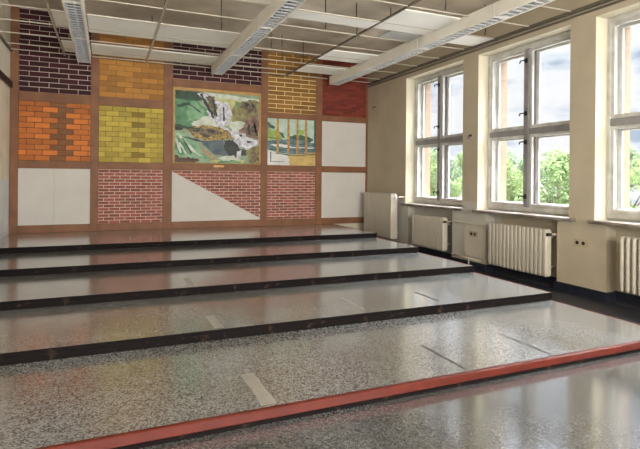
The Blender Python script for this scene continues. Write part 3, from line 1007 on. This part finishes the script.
radiator('tall radiator in the far corner, left of the first window, reaching above the sill', 4.77, 7.87, 8.93, .20, 1.04, 15, .15, .955, XR, 'white')
radiator('low radiator in the niche under the far window', 4.88, 6.48, 7.36, .17, .70, 14, .10, .955, XR + .15, 'dark')
radiator('low ribbed radiator in the niche under the second window', 4.88, 4.465, 5.47, .135, .715, 15, .10, .94, XR + .15, 'dark')
radiator('low radiator with round spaced columns, cut off by the right edge of the photo', 4.88, 2.70, 3.545, .165, .735, 13, .14, .72, XR + .15, 'dark')

# heating pipe, brown riser pipe, access panel, sockets, hooks
hp = MB()
hp.tube([(4.965, 6.36, .655), (4.975, 6.30, .66), (4.975, 5.70, .648), (4.985, 5.66, .645)], .011, 8)
o = hp.build('heating_pipe', M['pipe'], None, (4.975, 6.0, .648), smooth=True)
tag(o, 'thin pale pipe running level along the wall above the access panel', 'pipe')
hp = MB()
hp.tube([(4.955, 6.36, .15), (4.955, 5.70, .13)], .011, 8)
hp.tube([(4.955, 5.95, .14), (4.955, 5.95, .02)], .01, 8)
o = hp.build('heating_pipe', M['pipe'], None, (4.955, 6.0, .14), smooth=True)
tag(o, 'thin pale pipe just above the dark skirting under the access panel', 'pipe')
hp = MB().tube([(5.05, 6.418, .11), (5.05, 6.418, .70), (5.07, 6.418, .76), (5.10, 6.418, .78), (5.146, 6.418, .78)], .016, 8)
o = hp.build('riser_pipe', M['rust'], None, (5.05, 6.418, .11), smooth=True)
tag(o, 'dark brown upright pipe at the near end of the far window radiator', 'pipe')

loc = (4.99, 5.88, .17)
ap = thing('access_panel', 'pale flush access panel on the wall between two radiators', 'access panel', loc)
MB().box(4.986, 4.999, 5.665, 6.09, .17, .632, 0, .003).build('cover', material('panel_paint', srgb(204, 196, 178), .6, var=.06), ap, loc)
sc_ = MB()
for y_, z_ in ((5.68, .19), (6.075, .19), (5.68, .61), (6.075, .61)):
    sc_.tube([(4.984, y_, z_), (4.9862, y_, z_)], .006, 8)
sc_.build('screw', M['valve'], ap, loc)


def socket(label, x, y1_, y2_, z):
    loc = (x, (y1_ + y2_) / 2, z - .04)
    t = thing('wall_socket', label, 'wall socket', loc, 'wall sockets')
    MB().box(x - .006, x - .0002, y1_ - .05, y2_ + .05, z - .042, z + .042, 0, .003).build('plate', M['socket_plate'], t, loc)
    for y in (y1_, y2_):
        m = MB().tube([(x - .0095, y, z), (x - .0055, y, z)], .021, 14)
        m.build('outlet', M['socket_hole'], t, loc)


socket('double wall socket with two dark round holes on the tan pillar', 5.0, 4.045, 4.125, .595)
socket('double wall socket with two dark round holes on the access panel', 4.986, 5.85, 5.925, .506)


def hook(label, x, y, z):
    loc = (x, y, z)
    t = thing('wall_hook', label, 'hook', loc, 'wall hooks')
    MB().tube([(x - .006, y, z), (x - .0003, y, z)], .02, 10).build('rosette', M['latch'], t, loc)
    MB().tube([(x - .006, y, z), (x - .035, y, z), (x - .05, y, z - .015), (x - .05, y, z - .035), (x - .035, y, z - .045)], .007, 8).build('hook_arm', M['latch'], t, loc, smooth=True)


hook('small dark hook on the pillar between the first two windows', 5.0, 5.98, 1.97)
hook('small dark hook on the bare wall left of the first window', 5.0, 8.91, 2.77)

# ------------------------------------------------------------------ outside: ground and trees
struct('ground', MB().box(5.6, 140, -60, 160, -8.2, -8.0), M['ground_bounce'])
LEAF = [leaf_material('leaf_bright', (0.135, 0.175, 0.062, 1), (0.072, 0.105, 0.038, 1)),
        leaf_material('leaf_mid', (0.115, 0.155, 0.062, 1), (0.062, 0.092, 0.038, 1)),
        leaf_material('leaf_cool', (0.112, 0.145, 0.08, 1), (0.068, 0.092, 0.054, 1))]


def tree(x, y, top, rad, mat, label, seed, dens=1.0):
    rnd = random.Random(seed)
    zb = -8.0
    loc = (x, y, zb)
    t = thing('tree', label, 'tree', loc, 'trees beyond the windows')
    tk = MB()
    top += .4
    hgt = top - zb
    tk.tube([(x, y, zb), (x + .1, y, zb + hgt * .3), (x - .1, y + .1, zb + hgt * .6), (x, y, zb + hgt * .85)], [.3, .24, .15, .05], 8)
    for k in range(6):
        a = rnd.uniform(0, 6.28); zz = zb + hgt * rnd.uniform(.4, .65)
        tk.tube([(x, y, zz), (x + math.cos(a) * rad * .4, y + math.sin(a) * rad * .4, zz + .9), (x + math.cos(a) * rad * .75, y + math.sin(a) * rad * .75, zz + 2)], [.12, .08, .03], 6)
    tk.build('trunk', M['bark'], t, loc, smooth=True)
    blobs = []
    cz = zb + hgt * .6; rz = hgt * .4
    for k in range(30):
        a = rnd.uniform(0, 6.28); u = rnd.uniform(-1, 1); rr = math.sqrt(max(0, 1 - u ** 4)) * rnd.uniform(.3, .74)
        blobs.append((x + math.cos(a) * rr * rad, y + math.sin(a) * rr * rad, cz + u * rz * .82, rad * rnd.uniform(.22, .33)))
    fo = MB()
    for bx, by, bz, br in blobs:
        for k in range(int(290 * dens)):
            v = Vector((rnd.gauss(0, 1), rnd.gauss(0, 1), rnd.gauss(0, 1))).normalized() * br * rnd.uniform(.55, 1.05)
            p = Vector((bx, by, bz)) + v
            n = (v.normalized() + Vector((rnd.uniform(-1, 1), rnd.uniform(-1, 1), rnd.uniform(-.2, 1.2)))).normalized()
            u = n.cross(Vector((rnd.uniform(-1, 1), rnd.uniform(-1, 1), rnd.uniform(-1, 1)))).normalized()
            w = n.cross(u)
            s = rnd.uniform(.07, .15)
            fo.face([p - u * s, p + w * s * .55, p + u * s, p - w * s * .55])
    fo.build('foliage', mat, t, loc, recalc=False)


TREES = [
    (25, 15.4, 2.6, 3.0, 0), (24.5, 21.4, 3.1, 3.0, 1), (25, 27.4, 3.0, 3.0, 0), (24.5, 33.4, 3.5, 3.0, 1), (25, 39.4, 3.2, 3.0, 0),
    (32, 18.6, 3.6, 3.1, 2), (32, 24.8, 3.7, 3.1, 1), (32, 31.0, 3.7, 3.1, 2), (32, 37.2, 4.2, 3.1, 1), (32, 43.4, 4.6, 3.1, 2), (32, 49.6, 4.6, 3.1, 2), (39.5, 28.0, 4.3, 3.2, 2), (39.5, 34.6, 4.2, 3.2, 1), (39.5, 41.2, 4.8, 3.2, 2), (39.5, 47.8, 4.8, 3.2, 1),
]
TL = ['bright green tree at the right edge of the nearest window', 'mid green tree in the right casement of the second window', 'bright green tree in the left casement of the second window',
      'mid green tree in the right casement of the far window', 'bright green tree in the left casement of the far window',
      'cool green tree farther back in the nearest window', 'mid green tree farther back in the right casement of the second window', 'cool green tree farther back in the left casement of the second window',
      'mid green tree farther back in the right casement of the far window', 'cool green tree farther back in the middle of the far window', 'cool green tree farther back at the left edge of the far window',
      'farthest cool green tree showing over the crowns in the right of the second window', 'farthest mid green tree showing over the crowns at the left of the second window',
      'farthest cool green tree showing between crowns in the right of the far window', 'farthest mid green tree showing between crowns in the middle of the far window']
for k, (x, y, top, rad, mi) in enumerate(TREES):
    tree(x, y, top, rad, LEAF[mi], TL[k], 100 + k)
